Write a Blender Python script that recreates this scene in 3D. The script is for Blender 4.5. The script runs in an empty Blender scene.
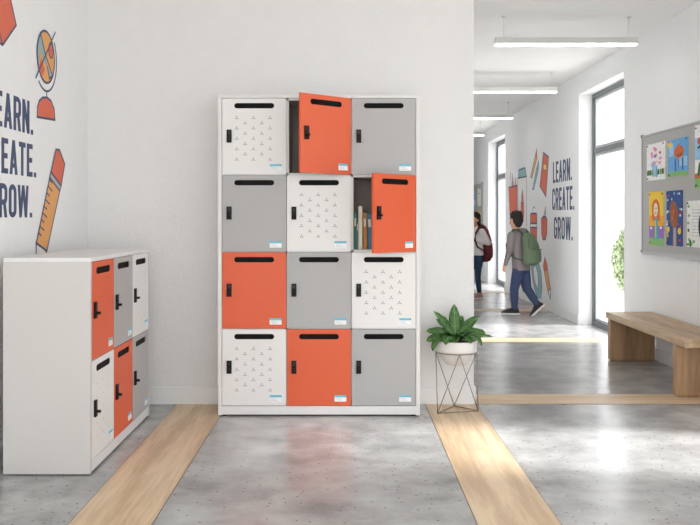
import bpy, bmesh, math, random
from mathutils import Vector, Matrix, Euler
random.seed(7)
C = bpy.context.scene.collection
PI = math.pi
R = math.radians

# ------------------------------------------------------------------ helpers
def lin(c):
    return tuple(((v/255)/12.92 if v/255 <= .04045 else ((v/255+.055)/1.055)**2.4) for v in c)

def node_mat(name):
    m = bpy.data.materials.new(name); m.use_nodes = True
    nt = m.node_tree
    return m, nt, nt.nodes, nt.links, nt.nodes['Principled BSDF']

_mc = {}
def paint(name, rgb, rough=.5, metal=0., var=.04, scale=30., bump=0., spec=.5, coat=0.):
    """plain painted / plastic / fabric surface with a faint procedural mottling"""
    if name in _mc: return _mc[name]
    m, nt, N, L, b = node_mat(name)
    col = lin(rgb) if max(rgb) > 1 else rgb
    tc = N.new('ShaderNodeTexCoord'); nz = N.new('ShaderNodeTexNoise')
    nz.inputs['Scale'].default_value = scale; nz.inputs['Detail'].default_value = 4
    L.new(tc.outputs['Object'], nz.inputs['Vector'])
    mx = N.new('ShaderNodeMix'); mx.data_type = 'RGBA'
    mx.inputs['A'].default_value = (*[c*(1-var) for c in col], 1)
    mx.inputs['B'].default_value = (*[min(1, c*(1+var)) for c in col], 1)
    L.new(nz.outputs['Fac'], mx.inputs['Factor'])
    L.new(mx.outputs['Result'], b.inputs['Base Color'])
    b.inputs['Roughness'].default_value = rough
    b.inputs['Metallic'].default_value = metal
    b.inputs['Specular IOR Level'].default_value = spec
    b.inputs['Coat Weight'].default_value = coat
    if bump:
        bp = N.new('ShaderNodeBump'); bp.inputs['Strength'].default_value = bump
        bp.inputs['Distance'].default_value = .004
        L.new(nz.outputs['Fac'], bp.inputs['Height']); L.new(bp.outputs['Normal'], b.inputs['Normal'])
    _mc[name] = m
    return m

def wall_paint(name, rgb):
    m, nt, N, L, b = node_mat(name)
    tc = N.new('ShaderNodeTexCoord')
    n1 = N.new('ShaderNodeTexNoise'); n1.inputs['Scale'].default_value = 55; n1.inputs['Detail'].default_value = 6
    n2 = N.new('ShaderNodeTexNoise'); n2.inputs['Scale'].default_value = 9; n2.inputs['Detail'].default_value = 5
    L.new(tc.outputs['Object'], n1.inputs['Vector']); L.new(tc.outputs['Object'], n2.inputs['Vector'])
    ad = N.new('ShaderNodeMath'); ad.operation = 'ADD'
    L.new(n1.outputs['Fac'], ad.inputs[0]); L.new(n2.outputs['Fac'], ad.inputs[1])
    c = lin(rgb)
    mx = N.new('ShaderNodeMix'); mx.data_type = 'RGBA'
    mx.inputs['A'].default_value = (*[v*.975 for v in c], 1); mx.inputs['B'].default_value = (*[min(1, v*1.02) for v in c], 1)
    L.new(n2.outputs['Fac'], mx.inputs['Factor']); L.new(mx.outputs['Result'], b.inputs['Base Color'])
    bp = N.new('ShaderNodeBump'); bp.inputs['Strength'].default_value = .45; bp.inputs['Distance'].default_value = .006
    L.new(ad.outputs[0], bp.inputs['Height']); L.new(bp.outputs['Normal'], b.inputs['Normal'])
    b.inputs['Roughness'].default_value = .7; b.inputs['Specular IOR Level'].default_value = .25
    return m

def wood(name, ca, cb, stretch, rough=.45, scale=7.):
    """stretch = mapping scale per axis: small along the grain"""
    m, nt, N, L, b = node_mat(name)
    tc = N.new('ShaderNodeTexCoord'); mp = N.new('ShaderNodeMapping')
    mp.inputs['Scale'].default_value = stretch
    L.new(tc.outputs['Object'], mp.inputs['Vector'])
    n1 = N.new('ShaderNodeTexNoise'); n1.inputs['Scale'].default_value = scale; n1.inputs['Detail'].default_value = 8
    n1.inputs['Roughness'].default_value = .62; n1.inputs['Distortion'].default_value = .6
    n2 = N.new('ShaderNodeTexNoise'); n2.inputs['Scale'].default_value = scale*.25; n2.inputs['Detail'].default_value = 3
    L.new(mp.outputs[0], n1.inputs['Vector']); L.new(mp.outputs[0], n2.inputs['Vector'])
    ad = N.new('ShaderNodeMath'); ad.operation = 'MULTIPLY_ADD'; ad.inputs[1].default_value = .6
    L.new(n2.outputs['Fac'], ad.inputs[0])
    m2 = N.new('ShaderNodeMath'); m2.operation = 'MULTIPLY'; m2.inputs[1].default_value = .4
    L.new(n1.outputs['Fac'], m2.inputs[0]); L.new(m2.outputs[0], ad.inputs[2])
    rp = N.new('ShaderNodeValToRGB')
    rp.color_ramp.elements[0].position = .42; rp.color_ramp.elements[1].position = .59
    rp.color_ramp.elements[0].color = (*lin(ca), 1); rp.color_ramp.elements[1].color = (*lin(cb), 1)
    L.new(ad.outputs[0], rp.inputs['Fac']); L.new(rp.outputs['Color'], b.inputs['Base Color'])
    bp = N.new('ShaderNodeBump'); bp.inputs['Strength'].default_value = .08; bp.inputs['Distance'].default_value = .003
    L.new(n1.outputs['Fac'], bp.inputs['Height']); L.new(bp.outputs['Normal'], b.inputs['Normal'])
    b.inputs['Roughness'].default_value = rough
    return m

def concrete(name):
    m, nt, N, L, b = node_mat(name)
    tc = N.new('ShaderNodeTexCoord')
    def noise(s, d, r=.55, dist=0.):
        n = N.new('ShaderNodeTexNoise'); n.inputs['Scale'].default_value = s; n.inputs['Detail'].default_value = d
        n.inputs['Roughness'].default_value = r; n.inputs['Distortion'].default_value = dist
        L.new(tc.outputs['Object'], n.inputs['Vector']); return n
    big = noise(1.1, 5, .55, .3); mid = noise(5.0, 5, .55, .2); fine = noise(60, 4, .6)
    m1 = N.new('ShaderNodeMath'); m1.operation = 'MULTIPLY_ADD'; m1.inputs[1].default_value = .5
    L.new(big.outputs['Fac'], m1.inputs[0])
    m2 = N.new('ShaderNodeMath'); m2.operation = 'MULTIPLY_ADD'; m2.inputs[1].default_value = .4
    m3 = N.new('ShaderNodeMath'); m3.operation = 'MULTIPLY'; m3.inputs[1].default_value = .1
    L.new(fine.outputs['Fac'], m3.inputs[0]); L.new(mid.outputs['Fac'], m2.inputs[0])
    L.new(m3.outputs[0], m2.inputs[2]); L.new(m2.outputs[0], m1.inputs[2])
    rp = N.new('ShaderNodeValToRGB'); e = rp.color_ramp.elements
    e[0].position = .38; e[0].color = (*lin((138, 138, 138)), 1)
    e[1].position = .62; e[1].color = (*lin((190, 190, 189)), 1)
    k = e.new(.5); k.color = (*lin((168, 168, 168)), 1)
    L.new(m1.outputs[0], rp.inputs['Fac'])
    # small dark air pits
    vo = N.new('ShaderNodeTexVoronoi'); vo.voronoi_dimensions = '2D'; vo.inputs['Scale'].default_value = 15.; vo.inputs['Randomness'].default_value = 1
    L.new(tc.outputs['Object'], vo.inputs['Vector'])
    vr = N.new('ShaderNodeValToRGB'); vr.color_ramp.elements[0].position = .05; vr.color_ramp.elements[1].position = .10
    vr.color_ramp.elements[0].color = (.22, .22, .22, 1); vr.color_ramp.elements[1].color = (1, 1, 1, 1)
    L.new(vo.outputs['Distance'], vr.inputs['Fac'])
    mu = N.new('ShaderNodeMix'); mu.data_type = 'RGBA'; mu.blend_type = 'MULTIPLY'; 
    sx = N.new('ShaderNodeSeparateColor'); L.new(vo.outputs['Color'], sx.inputs[0])
    gt = N.new('ShaderNodeMath'); gt.operation = 'GREATER_THAN'; gt.inputs[1].default_value = .62
    L.new(sx.outputs[0], gt.inputs[0]); L.new(gt.outputs[0], mu.inputs['Factor'])
    L.new(rp.outputs['Color'], mu.inputs['A']); L.new(vr.outputs['Color'], mu.inputs['B'])
    L.new(mu.outputs['Result'], b.inputs['Base Color'])
    rr = N.new('ShaderNodeMapRange'); rr.inputs['To Min'].default_value = .20; rr.inputs['To Max'].default_value = .262
    rr.inputs['From Min'].default_value = .3; rr.inputs['From Max'].default_value = .7
    L.new(mid.outputs['Fac'], rr.inputs['Value']); L.new(rr.outputs['Result'], b.inputs['Roughness'])
    wav = noise(4.0, 3, .5)
    bp = N.new('ShaderNodeBump'); bp.inputs['Strength'].default_value = .10; bp.inputs['Distance'].default_value = .02
    L.new(wav.outputs['Fac'], bp.inputs['Height']); L.new(bp.outputs['Normal'], b.inputs['Normal'])
    b.inputs['Specular IOR Level'].default_value = .42
    return m

def glass_mat():
    m, nt, N, L, b = node_mat('window_glass')
    N.remove(b)
    t = N.new('ShaderNodeBsdfTransparent'); g = N.new('ShaderNodeBsdfGlossy'); g.inputs['Roughness'].default_value = .02
    mx = N.new('ShaderNodeMixShader'); mx.inputs[0].default_value = .05
    L.new(t.outputs[0], mx.inputs[1]); L.new(g.outputs[0], mx.inputs[2])
    L.new(mx.outputs[0], N['Material Output'].inputs['Surface'])
    return m

def emit(name, rgb, s):
    m, nt, N, L, b = node_mat(name)
    b.inputs['Base Color'].default_value = (*rgb, 1); b.inputs['Emission Color'].default_value = (*rgb, 1)
    b.inputs['Emission Strength'].default_value = s
    return m

# ---- mesh builders
def box(bm, x0, x1, y0, y1, z0, z1, mi=0, M=None):
    vs = [Vector((x, y, z)) for x in (x0, x1) for y in (y0, y1) for z in (z0, z1)]
    if M: vs = [M @ v for v in vs]
    v = [bm.verts.new(p) for p in vs]
    for idx in ((0,1,3,2),(4,6,7,5),(0,4,5,1),(2,3,7,6),(0,2,6,4),(1,5,7,3)):
        f = bm.faces.new([v[i] for i in idx]); f.material_index = mi
    return v

def ring_pts(c, t, r, n, up=Vector((0,0,1)), sq=1.):
    t = t.normalized()
    if abs(t.dot(up)) > .98: up = Vector((0,1,0))
    a = t.cross(up).normalized(); b = a.cross(t).normalized()
    return [c + a*(math.cos(k*2*PI/n)*r) + b*(math.sin(k*2*PI/n)*r*sq) for k in range(n)]

def tube(bm, pts, radii, n=12, mi=0, caps=True, closed=False, sq=1.):
    pts = [Vector(p) for p in pts]
    if not hasattr(radii, '__len__'): radii = [radii]*len(pts)
    rings = []
    for i, p in enumerate(pts):
        if closed: t = pts[(i+1) % len(pts)] - pts[i-1]
        else: t = pts[min(i+1, len(pts)-1)] - pts[max(i-1, 0)]
        rings.append([bm.verts.new(q) for q in ring_pts(p, t, radii[i], n, sq=sq)])
    m = len(rings)
    for i in range(m if closed else m-1):
        a, b = rings[i], rings[(i+1) % m]
        for k in range(n):
            f = bm.faces.new((a[k], a[(k+1) % n], b[(k+1) % n], b[k])); f.material_index = mi; f.smooth = True
    if caps and not closed:
        for rg in (rings[0], rings[-1]):
            f = bm.faces.new(rg); f.material_index = mi

def lathe(bm, prof, n=40, c=(0,0,0), mi=0, cap0=True, cap1=True, smooth=True):
    rings = []
    for r, z in prof:
        rings.append([bm.verts.new((c[0]+r*math.cos(2*PI*k/n), c[1]+r*math.sin(2*PI*k/n), c[2]+z)) for k in range(n)])
    for a, b in zip(rings, rings[1:]):
        for k in range(n):
            f = bm.faces.new((a[k], a[(k+1) % n], b[(k+1) % n], b[k])); f.material_index = mi; f.smooth = smooth
    if cap0: bm.faces.new(rings[0]).material_index = mi
    if cap1: bm.faces.new(rings[-1]).material_index = mi

def ellipsoid(bm, c, r, rot=None, seg=20, rings=12, mi=0):
    M = Matrix.Translation(c) @ (Euler(rot).to_matrix().to_4x4() if rot else Matrix()) @ Matrix.Diagonal((*r, 1))
    res = bmesh.ops.create_uvsphere(bm, u_segments=seg, v_segments=rings, radius=1, matrix=M)
    for v in res['verts']:
        for f in v.link_faces: f.smooth = True; f.material_index = mi

def loft(bm, rings, n=24, mi=0, p=2.):
    """horizontal (super)elliptic rings (cx, cy, cz, rx, ry)"""
    rs = []
    for cx, cy, cz, rx, ry in rings:
        pr = []
        for k in range(n):
            a = 2*PI*k/n; ca, sa = math.cos(a), math.sin(a)
            pr.append(bm.verts.new((cx+rx*math.copysign(abs(ca)**(2/p), ca), cy+ry*math.copysign(abs(sa)**(2/p), sa), cz)))
        rs.append(pr)
    for a, b in zip(rs, rs[1:]):
        for k in range(n):
            f = bm.faces.new((a[k], a[(k+1) % n], b[(k+1) % n], b[k])); f.smooth = True; f.material_index = mi
    bm.faces.new(rs[0]).material_index = mi; bm.faces.new(rs[-1]).material_index = mi

def finish(name, bm, mats, parent=None, loc=None, bevel=0., segs=2):
    bmesh.ops.recalc_face_normals(bm, faces=bm.faces)
    me = bpy.data.meshes.new(name); bm.to_mesh(me); bm.free()
    if not isinstance(mats, (list, tuple)): mats = [mats]
    for m in mats: me.materials.append(m)
    o = bpy.data.objects.new(name, me); C.objects.link(o)
    if parent: o.parent = parent
    if loc: o.location = loc
    if bevel:
        md = o.modifiers.new('bevel', 'BEVEL'); md.width = bevel; md.segments = segs; md.limit_method = 'ANGLE'
    return o

def tag(o, label, cat, group=None):
    o['label'] = label; o['category'] = cat
    if group: o['group'] = group
    return o

def thing(name, label, cat, loc=(0,0,0), rz=0, group=None):
    o = bpy.data.objects.new(name, None); C.objects.link(o)
    o.location = loc; o.rotation_euler = (0, 0, rz); o.empty_display_size = .1
    return tag(o, label, cat, group)

def struct(o):
    o['kind'] = 'structure'; return o

def eval_mesh(o, name, mats):
    dg = bpy.context.evaluated_depsgraph_get()
    me = bpy.data.meshes.new_from_object(o.evaluated_get(dg), depsgraph=dg)
    me.name = name; me.materials.clear()
    for m in mats: me.materials.append(m)
    return me

def remeshed(name, bm, mat, parent, voxel=.007, smooth=4):
    """fuse overlapping closed lumps into one continuous skin"""
    bmesh.ops.recalc_face_normals(bm, faces=bm.faces)
    me = bpy.data.meshes.new('tmp'); bm.to_mesh(me); bm.free()
    t = bpy.data.objects.new('tmp', me); C.objects.link(t)
    md = t.modifiers.new('r', 'REMESH'); md.mode = 'VOXEL'; md.voxel_size = voxel; md.use_smooth_shade = True
    if smooth:
        sm = t.modifiers.new('s', 'SMOOTH'); sm.factor = .5; sm.iterations = smooth
    out = eval_mesh(t, name, [mat])
    bpy.data.objects.remove(t); bpy.data.meshes.remove(me)
    for p in out.polygons: p.use_smooth = True; p.material_index = 0
    o = bpy.data.objects.new(name, out); C.objects.link(o); o.parent = parent
    return o

# ------------------------------------------------------------------ dimensions of the place (metres)
XL, XR, XC = -1.80, 2.85, .90          # left wall, right wall, corridor corner
YB, YE, Y0, H = 6.08, 22.0, -2.6, 3.05  # back wall, corridor end, open front, ceiling
WIN = [(-1.6, .5), (1.0, 2.9), (4.15, 5.25), (8.89, 10.6), (15.5, 17.3)]  # first two openings are unseen, added for more light from the right
WTOP = 2.80

M_wall = wall_paint('white_plaster', (236, 237, 238))
M_ceil = wall_paint('ceiling_paint', (240, 240, 240))
M_base = paint('baseboard_paint', (230, 230, 230), .45, var=.01)
M_floor = concrete('polished_concrete')
M_alu = paint('grey_window_aluminium', (112, 117, 121), .4, .3, var=.03)
M_glass = glass_mat()

bm = bmesh.new(); box(bm, XL, XR+.3, Y0, YE, -.10, 0); struct(finish('floor', bm, M_floor))
bm = bmesh.new(); box(bm, XL-.2, XR+.3, Y0, YE, H, H+.2); struct(finish('ceiling', bm, M_ceil))
bm = bmesh.new(); box(bm, XL-.2, XL, Y0, YB+.2, -.1, H); struct(finish('wall_left', bm, M_wall))
bm = bmesh.new()
box(bm, XL, XC, YB, YB+.2, -.1, H); struct(finish('wall_back', bm, wall_paint('light_grey_plaster', (226, 226, 226))))
bm = bmesh.new(); box(bm, XC-.2, XC, YB+.2, YE, -.1, H); struct(finish('wall_corridor', bm, M_wall))
bm = bmesh.new(); box(bm, XC-.2, XR+.3, YE, YE+.2, -.1, H); struct(finish('wall_end', bm, M_wall))
bm = bmesh.new()
ys = [Y0] + [v for w in WIN for v in w] + [YE]
for a, b in zip(ys[0::2], ys[1::2]): box(bm, XR, XR+.3, a, b, 0, H)
for a, b in WIN: box(bm, XR, XR+.3, a, b, WTOP, H)
struct(finish('wall_right', bm, M_wall))

def baseboard(name, x0, x1, y0, y1):
    bm = bmesh.new(); box(bm, x0, x1, y0, y1, 0, .12); struct(finish(name, bm, M_base, bevel=.003))
baseboard('baseboard_left', XL, XL+.013, Y0, YB-.013)
baseboard('baseboard_back', XL, XC, YB-.013, YB)
baseboard('baseboard_corridor', XC, XC+.013, YB, YE)
bm = bmesh.new()
for a, b in zip(ys[0::2], ys[1::2]): box(bm, XR-.013, XR, a, b, 0, .12)
struct(finish('baseboard_right', bm, M_base, bevel=.003))

# wooden inlay strips in the concrete
M_strip = wood('pale_oak_inlay', (196, 168, 134), (222, 198, 166), (9, .6, 1), .40, 5.)
M_stripx = wood('pale_oak_cross_inlay', (196, 168, 134), (222, 198, 166), (.6, 9, 1), .40, 5.)
M_seam = paint('inlay_seam', (92, 84, 76), .6)
strips = [(-1.172, -.82, Y0, YB-.013, 0), (.562, .915, Y0, YB-.013, 0), (XC+.013, XR-.013, 6.07, 6.42, 1), (XC+.013, XR-.013, 9.09, 9.42, 1),
          (XC+.013, XR-.013, 12.1, 12.4, 1), (XC+.013, XR-.013, 15.1, 15.4, 1)]
for i, (x0, x1, y0, y1, ax) in enumerate(strips):
    bm = bmesh.new()
    box(bm, x0, x1, y0, y1, 0, .0016, 0)
    g = .003
    if ax == 0:
        box(bm, x0-g, x0, y0, y1, 0, .0014, 1); box(bm, x1, x1+g, y0, y1, 0, .0014, 1)
    else:
        box(bm, x0, x1, y0-g, y0, 0, .0014, 1); box(bm, x0, x1, y1, y1+g, 0, .0014, 1)
    struct(finish('trim_%d' % (i+1), bm, [M_stripx if ax else M_strip, M_seam]))

# windows, two of them unseen and added for light: grey aluminium frames set back in the reveals
for i, (a, b) in enumerate(WIN):
    w = bpy.data.objects.new('window_%d' % (i+1), None); C.objects.link(w); struct(w)
    w.location = (XR+.2, a, 0)
    W = b-a
    bm = bmesh.new()
    f = .05
    box(bm, -.04, .04, 0, f, 0, WTOP); box(bm, -.04, .04, W-f, W, 0, WTOP)
    box(bm, -.04, .04, f, W-f, 0, .06); box(bm, -.04, .04, f, W-f, WTOP-f, WTOP)
    struct(finish('window_frame', bm, M_alu, w, bevel=.004))
    bm = bmesh.new(); box(bm, -.035, .035, f, W-f, 2.08, 2.135); struct(finish('transom', bm, M_alu, w, bevel=.004))
    for z0, z1 in ((.06, 2.08), (2.135, WTOP-f)):
        bm = bmesh.new()
        s = .035
        box(bm, -.02, .03, f, f+s, z0, z1); box(bm, -.02, .03, W-f-s, W-f, z0, z1)
        box(bm, -.02, .03, f+s, W-f-s, z0, z0+s); box(bm, -.02, .03, f+s, W-f-s, z1-s, z1)
        sa = struct(finish('sash', bm, paint('sash_aluminium', (178, 182, 185), .4, .2), w, bevel=.003))
        bm = bmesh.new(); box(bm, .0, .006, f+s, W-f-s, z0+s, z1-s); struct(finish('pane', bm, M_glass, sa))

# ------------------------------------------------------------------ lockers
M_white = paint('white_powder_coat', (229, 229, 228), .42, var=.012, scale=200, bump=.02)
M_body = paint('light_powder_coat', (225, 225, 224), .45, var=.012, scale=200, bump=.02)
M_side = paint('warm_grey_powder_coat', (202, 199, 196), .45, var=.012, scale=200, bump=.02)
M_orange = paint('orange_powder_coat', (220, 94, 53), .42, var=.02, scale=200, bump=.02)
M_grey = paint('grey_powder_coat', (173, 173, 173), .45, var=.012, scale=200, bump=.02)
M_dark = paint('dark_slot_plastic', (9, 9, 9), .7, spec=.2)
M_black = paint('black_lock_plastic', (14, 14, 15), .55, spec=.3)
M_steel = paint('lock_dial_steel', (38, 38, 40), .5, .3)
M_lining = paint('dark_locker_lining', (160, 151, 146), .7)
M_lblw = paint('label_white', (240, 243, 245), .4)
M_lblb = paint('label_blue', (98, 186, 208), .4)
M_lblg = paint('label_print_grey', (190, 198, 202), .5)
M_perf = paint('perforation_shade', (40, 40, 42), .7)  # dark backing colour stands for the unlit locker interior behind the slits
CW, RH, LD, BZ = .4243, .5043, .37, .069   # column width, row height, depth, plinth height
DOORCOL = {'o': M_orange, 'g': M_grey, 'w': M_white}

def stadium(cx, cz, hw, hh, n=8):
    p = []
    for k in range(n+1):
        a = -PI/2 + PI*k/n; p.append((cx+hw-hh+hh*math.cos(a), cz+hh*math.sin(a)))
    for k in range(n+1):
        a = PI/2 + PI*k/n; p.append((cx-hw+hh+hh*math.cos(a), cz+hh*math.sin(a)))
    return p

def plate_with_holes(name, loops, th, mats):
    """flat sheet in local XZ, front at y=0, thickness th towards +y"""
    cu = bpy.data.curves.new('tmp', 'CURVE'); cu.dimensions = '2D'; cu.fill_mode = 'BOTH'; cu.extrude = th/2
    for lp in loops:
        s = cu.splines.new('POLY'); s.points.add(len(lp)-1); s.use_cyclic_u = True
        for q, (x, z) in zip(s.points, lp): q.co = (x, z, 0, 1)
    t = bpy.data.objects.new('tmp', cu); C.objects.link(t)
    me = eval_mesh(t, name, mats)
    bpy.data.objects.remove(t); bpy.data.curves.remove(cu)
    me.transform(Matrix.Translation((0, th/2, 0)) @ Matrix.Rotation(PI/2, 4, 'X'))
    for p in me.polygons: p.material_index = 0; p.use_smooth = False
    return me

def tri_slit(cx, cz, s=.0125, t=.0040):
    out = []
    for k in range(3):
        a = PI/2 + k*2*PI/3
        d = Vector((math.cos(a), math.sin(a))); n = Vector((-d.y, d.x))*t*.5
        p0 = Vector((cx, cz))+d*s*.25; p1 = Vector((cx, cz))+d*s
        out.append([tuple(p0-n), tuple(p1-n), tuple(p1+n), tuple(p0+n)])
    return out

DG = .0025                                   # half gap round a door
dw, dh = CW-2*DG, RH-2*DG
_pl = {}
def door_meshes(kind):
    """front sheet of a door: real slot hole, real slits on the perforated white ones"""
    if kind in _pl: return _pl[kind]
    loops = [[(0, 0), (dw, 0), (dw, dh), (0, dh)], stadium(dw/2, dh-.048, .131, .0175)]
    if kind == 'w':
        for c in range(5):
            nz = 5 if c % 2 == 0 else 4
            for r in range(nz):
                loops += tri_slit(.095+c*.0547, dh-.128-(.034 if c % 2 else 0)-r*.068)
    me = plate_with_holes('door', loops, .0012, [DOORCOL[kind]])
    b = bmesh.new(); b.from_mesh(me)
    box(b, 0, .0012, .0012, .016, 0, dh); box(b, dw-.0012, dw, .0012, .016, 0, dh)
    box(b, .0012, dw-.0012, .0012, .016, 0, .0012); box(b, .0012, dw-.0012, .0012, .016, dh-.0012, dh)
    b.to_mesh(me); b.free()
    _pl[kind] = me
    return me

def part(name, bm, mats, parent, loc=None, bevel=0.):
    return finish(name, bm, mats, parent, loc, bevel)

_dpm = {}
def build_door(root, kind, x, z, ang=0., knob=True):
    """door with its front at local y=0 of the locker, hinged on its right edge"""
    d = bpy.data.objects.new('door', door_meshes(kind)); C.objects.link(d); d.parent = root
    d['label'] = {'o': 'orange door', 'g': 'grey door', 'w': 'white perforated door'}[kind] + (' standing open' if ang else '')
    hinge = Vector((x+CW-DG, 0, z+DG))
    Mx = Matrix.Translation(hinge) @ Matrix.Rotation(ang, 4, 'Z') @ Matrix.Translation((-dw, 0, 0))
    d.matrix_local = Mx
    if kind not in _dpm:
        b1 = bmesh.new(); box(b1, .004, dw-.004, .009, .017, .004, dh-.004)
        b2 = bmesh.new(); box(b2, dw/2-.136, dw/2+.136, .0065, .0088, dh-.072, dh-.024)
        b3 = bmesh.new(); box(b3, .030, .062, -.012, .0, dh-.29, dh-.205, 0)
        box(b3, .037, .055, -.0135, -.011, dh-.235, dh-.213, 1)
        tube(b3, [(.046, -.011, dh-.262), (.046, -.026, dh-.262)], .0075, 12, 0)
        box(b3, .038, .054, -.032, -.024, dh-.269, dh-.255, 0)
        b4 = bmesh.new(); box(b4, dw-.108, dw-.030, -.0015, 0, .026, .068, 0)
        box(b4, dw-.108, dw-.030, -.002, -.0012, .054, .068, 1)
        for k in range(2): box(b4, dw-.100, dw-.055-k*.012, -.0018, -.0012, .034+k*.009, .037+k*.009, 2)
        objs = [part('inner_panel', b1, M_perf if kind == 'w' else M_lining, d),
                part('slot', b2, M_dark, d), part('lock', b3, [M_black, M_steel], d, bevel=.003),
                part('name_label', b4, [M_lblw, M_lblb, M_lblg], d)]
        _dpm[kind] = objs
    else:
        for s in _dpm[kind]:
            c = s.copy(); C.objects.link(c); c.parent = d
    return d

def locker(name, label, rows, loc, rz, opened=(), LD=LD, MB=M_body):
    """local: x to the right along the front, front at y=0, depth +y"""
    root = thing(name, label, 'locker', loc, rz)
    nr, nc = len(rows), len(rows[0])
    sd = .025; W = nc*CW+2*sd; Z1 = BZ+nr*RH; t = .013
    b = bmesh.new()
    box(b, 0, sd-.001, 0, LD, .007, Z1); box(b, W-sd+.001, W, 0, LD, .007, Z1)        # sides
    box(b, sd-.001, W-sd+.001, LD-.006, LD, BZ, Z1)                                   # back
    for i in range(1, nc): box(b, sd+i*CW-t, sd+i*CW+t, .02, LD-.006, BZ, Z1)
    for i in range(nr+1):
        zz = BZ+i*RH; box(b, sd-.001, W-sd+.001, .02, LD-.006, max(BZ, zz-t), min(Z1, zz+t))
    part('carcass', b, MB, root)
    b = bmesh.new(); box(b, 0, W, -.001, LD, Z1, Z1+.021); part('top_panel', b, M_body, root, bevel=.002)
    b = bmesh.new(); box(b, sd-.001, W-sd+.001, .001, .02, .012, BZ-.002); part('plinth', b, M_body, root, bevel=.001)
    for fx in (.04, W-.04):
        for fy in (.04, LD-.04):
            b = bmesh.new(); lathe(b, [(.016, 0), (.016, .013)], 16, (fx, fy, 0)); part('foot', b, M_black, root)
    for r, row in enumerate(rows):
        for c, k in enumerate(row):
            z = BZ+(nr-1-r)*RH; x = sd+c*CW
            ang = dict(((o[0], o[1]), o[2]) for o in opened).get((r, c), 0.)
            build_door(root, k, x, z, ang)
            if ang:
                b = bmesh.new(); q = t+.0005; e = .002
                xa, xb, za, zb = x+q, x+CW-q, z+q, z+RH-q
                yb = LD-.0065
                box(b, xa, xa+e, .024, yb, za, zb); box(b, xb-e, xb, .024, yb, za, zb)
                box(b, xa, xb, yb-e, yb, za, zb); box(b, xa, xb, .024, yb, za, za+e); box(b, xa, xb, .024, yb, zb-e, zb)
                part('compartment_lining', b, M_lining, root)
    return root

BIGX, BIGY = -.832, 5.70
locker('storage_locker', 'tall twelve door locker against the back wall with two orange doors ajar',
       ['wog', 'gwo', 'ogw', 'wog'], (BIGX, BIGY, 0), 0, opened=((0, 1, R(41)), (1, 2, R(47))))
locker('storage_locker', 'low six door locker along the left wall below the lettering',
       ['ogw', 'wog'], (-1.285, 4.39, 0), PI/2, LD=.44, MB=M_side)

# books standing in the open compartment of the tall locker
bz = BZ+2*RH+.013+.0028
bx = BIGX+.025+2*CW
def book(x, lean, w, h, d, rgb, label):
    t = thing('book', label, 'book', (x, BIGY+.055, bz), 0, 'books in the open locker compartment')
    t.rotation_euler = (0, lean, 0)
    if lean > 0: pass
    b = bmesh.new(); e = .0022
    box(b, 0, e, 0, d, 0, h); box(b, w-e, w, 0, d, 0, h); box(b, e, w-e, 0, e, 0, h)
    finish('cover', b, paint('book_'+label.split()[0], rgb, .5), t, bevel=.0008)
    b = bmesh.new(); box(b, e, w-e, e, d-.004, .003, h-.003); finish('pages', b, paint('book_pages', (232, 226, 212), .8), t)
    b = bmesh.new(); box(b, w*.25, w*.75, -.0006, .0002, h*.62, h*.84)
    finish('spine_label', b, paint('spine_label_cream', (226, 216, 190), .6), t)
book(bx+.0165, 0, .0185, .245, .17, (38, 106, 104), 'dark teal book, leftmost of the books in the open locker')
book(bx+.0355, 0, .0105, .20, .16, (92, 128, 112), 'sage green thin book between the teal and the cream one')
book(bx+.0475, 0, .026, .285, .17, (226, 220, 206), 'cream book, tallest of the books in the open locker')
book(bx+.081, R(-1.5), .026, .24, .17, (178, 122, 46), 'ochre book leaning beside the tall cream book')
book(bx+.1125, R(-2.5), .030, .235, .17, (58, 112, 142), 'blue book leaning at the right end of the locker books')

# ------------------------------------------------------------------ bench
M_b_top = wood('oak_bench_top', (164, 135, 102), (196, 167, 132), (8, .8, 8), .45, 4.)
M_b_leg = wood('oak_bench_leg', (146, 114, 82), (178, 144, 108), (8, 8, .8), .5, 4.)
bench = thing('bench', 'low oak bench against the right wall under the pinboard', 'bench', (2.405, 6.16, 0))
L_ = 1.87; BH = .436
b = bmesh.new(); box(b, 0, .212, 0, L_, BH-.058, BH); finish('seat_plank', b, M_b_top, bench, bevel=.004)
b = bmesh.new(); box(b, .218, .425, 0, L_, BH-.058, BH); finish('seat_plank', b, M_b_top, bench, bevel=.004)
for y in (.16, L_-.13):
    b = bmesh.new(); box(b, .004, .41, y, y+.075, .006, BH-.058); box(b, .02, .39, y+.012, y+.063, 0, .006)
    finish('leg', b, M_b_leg, bench, bevel=.004)

# ------------------------------------------------------------------ potted plant on wire stand
M_wire = paint('bronze_wire', (150, 140, 130), .35, .6)
PX, PY = .753, 5.885
st = thing('plant_stand', 'angular bronze wire stand under the plant pot by the wall corner', 'plant stand', (PX, PY, 0))
top = [Vector((-.139, .0, .395)), Vector((.139, 0, .395)), Vector((.004, -.139, .395))]
base = [Vector((-.139, -.115, .005)), Vector((.141, -.04, .005)), Vector((0, .115, .005))]
b = bmesh.new(); tube(b, [(.139*math.cos(a), .139*math.sin(a), .395) for a in [2*PI*k/48 for k in range(48)]], .0036, 8, closed=True)
finish('hoop', b, M_wire, st)
b = bmesh.new()
for i in range(3): tube(b, [base[i], base[(i+1) % 3]], .0036, 8)
for p in base: ellipsoid(b, p, (.005, .005, .005), seg=10, rings=6)
finish('base_frame', b, M_wire, st)
for p, q in ((0, 0), (0, 2), (1, 1), (1, 2), (2, 0), (2, 1)):
    b = bmesh.new(); tube(b, [top[p], base[q]], .0030, 8); finish('strut', b, M_wire, st)

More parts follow.
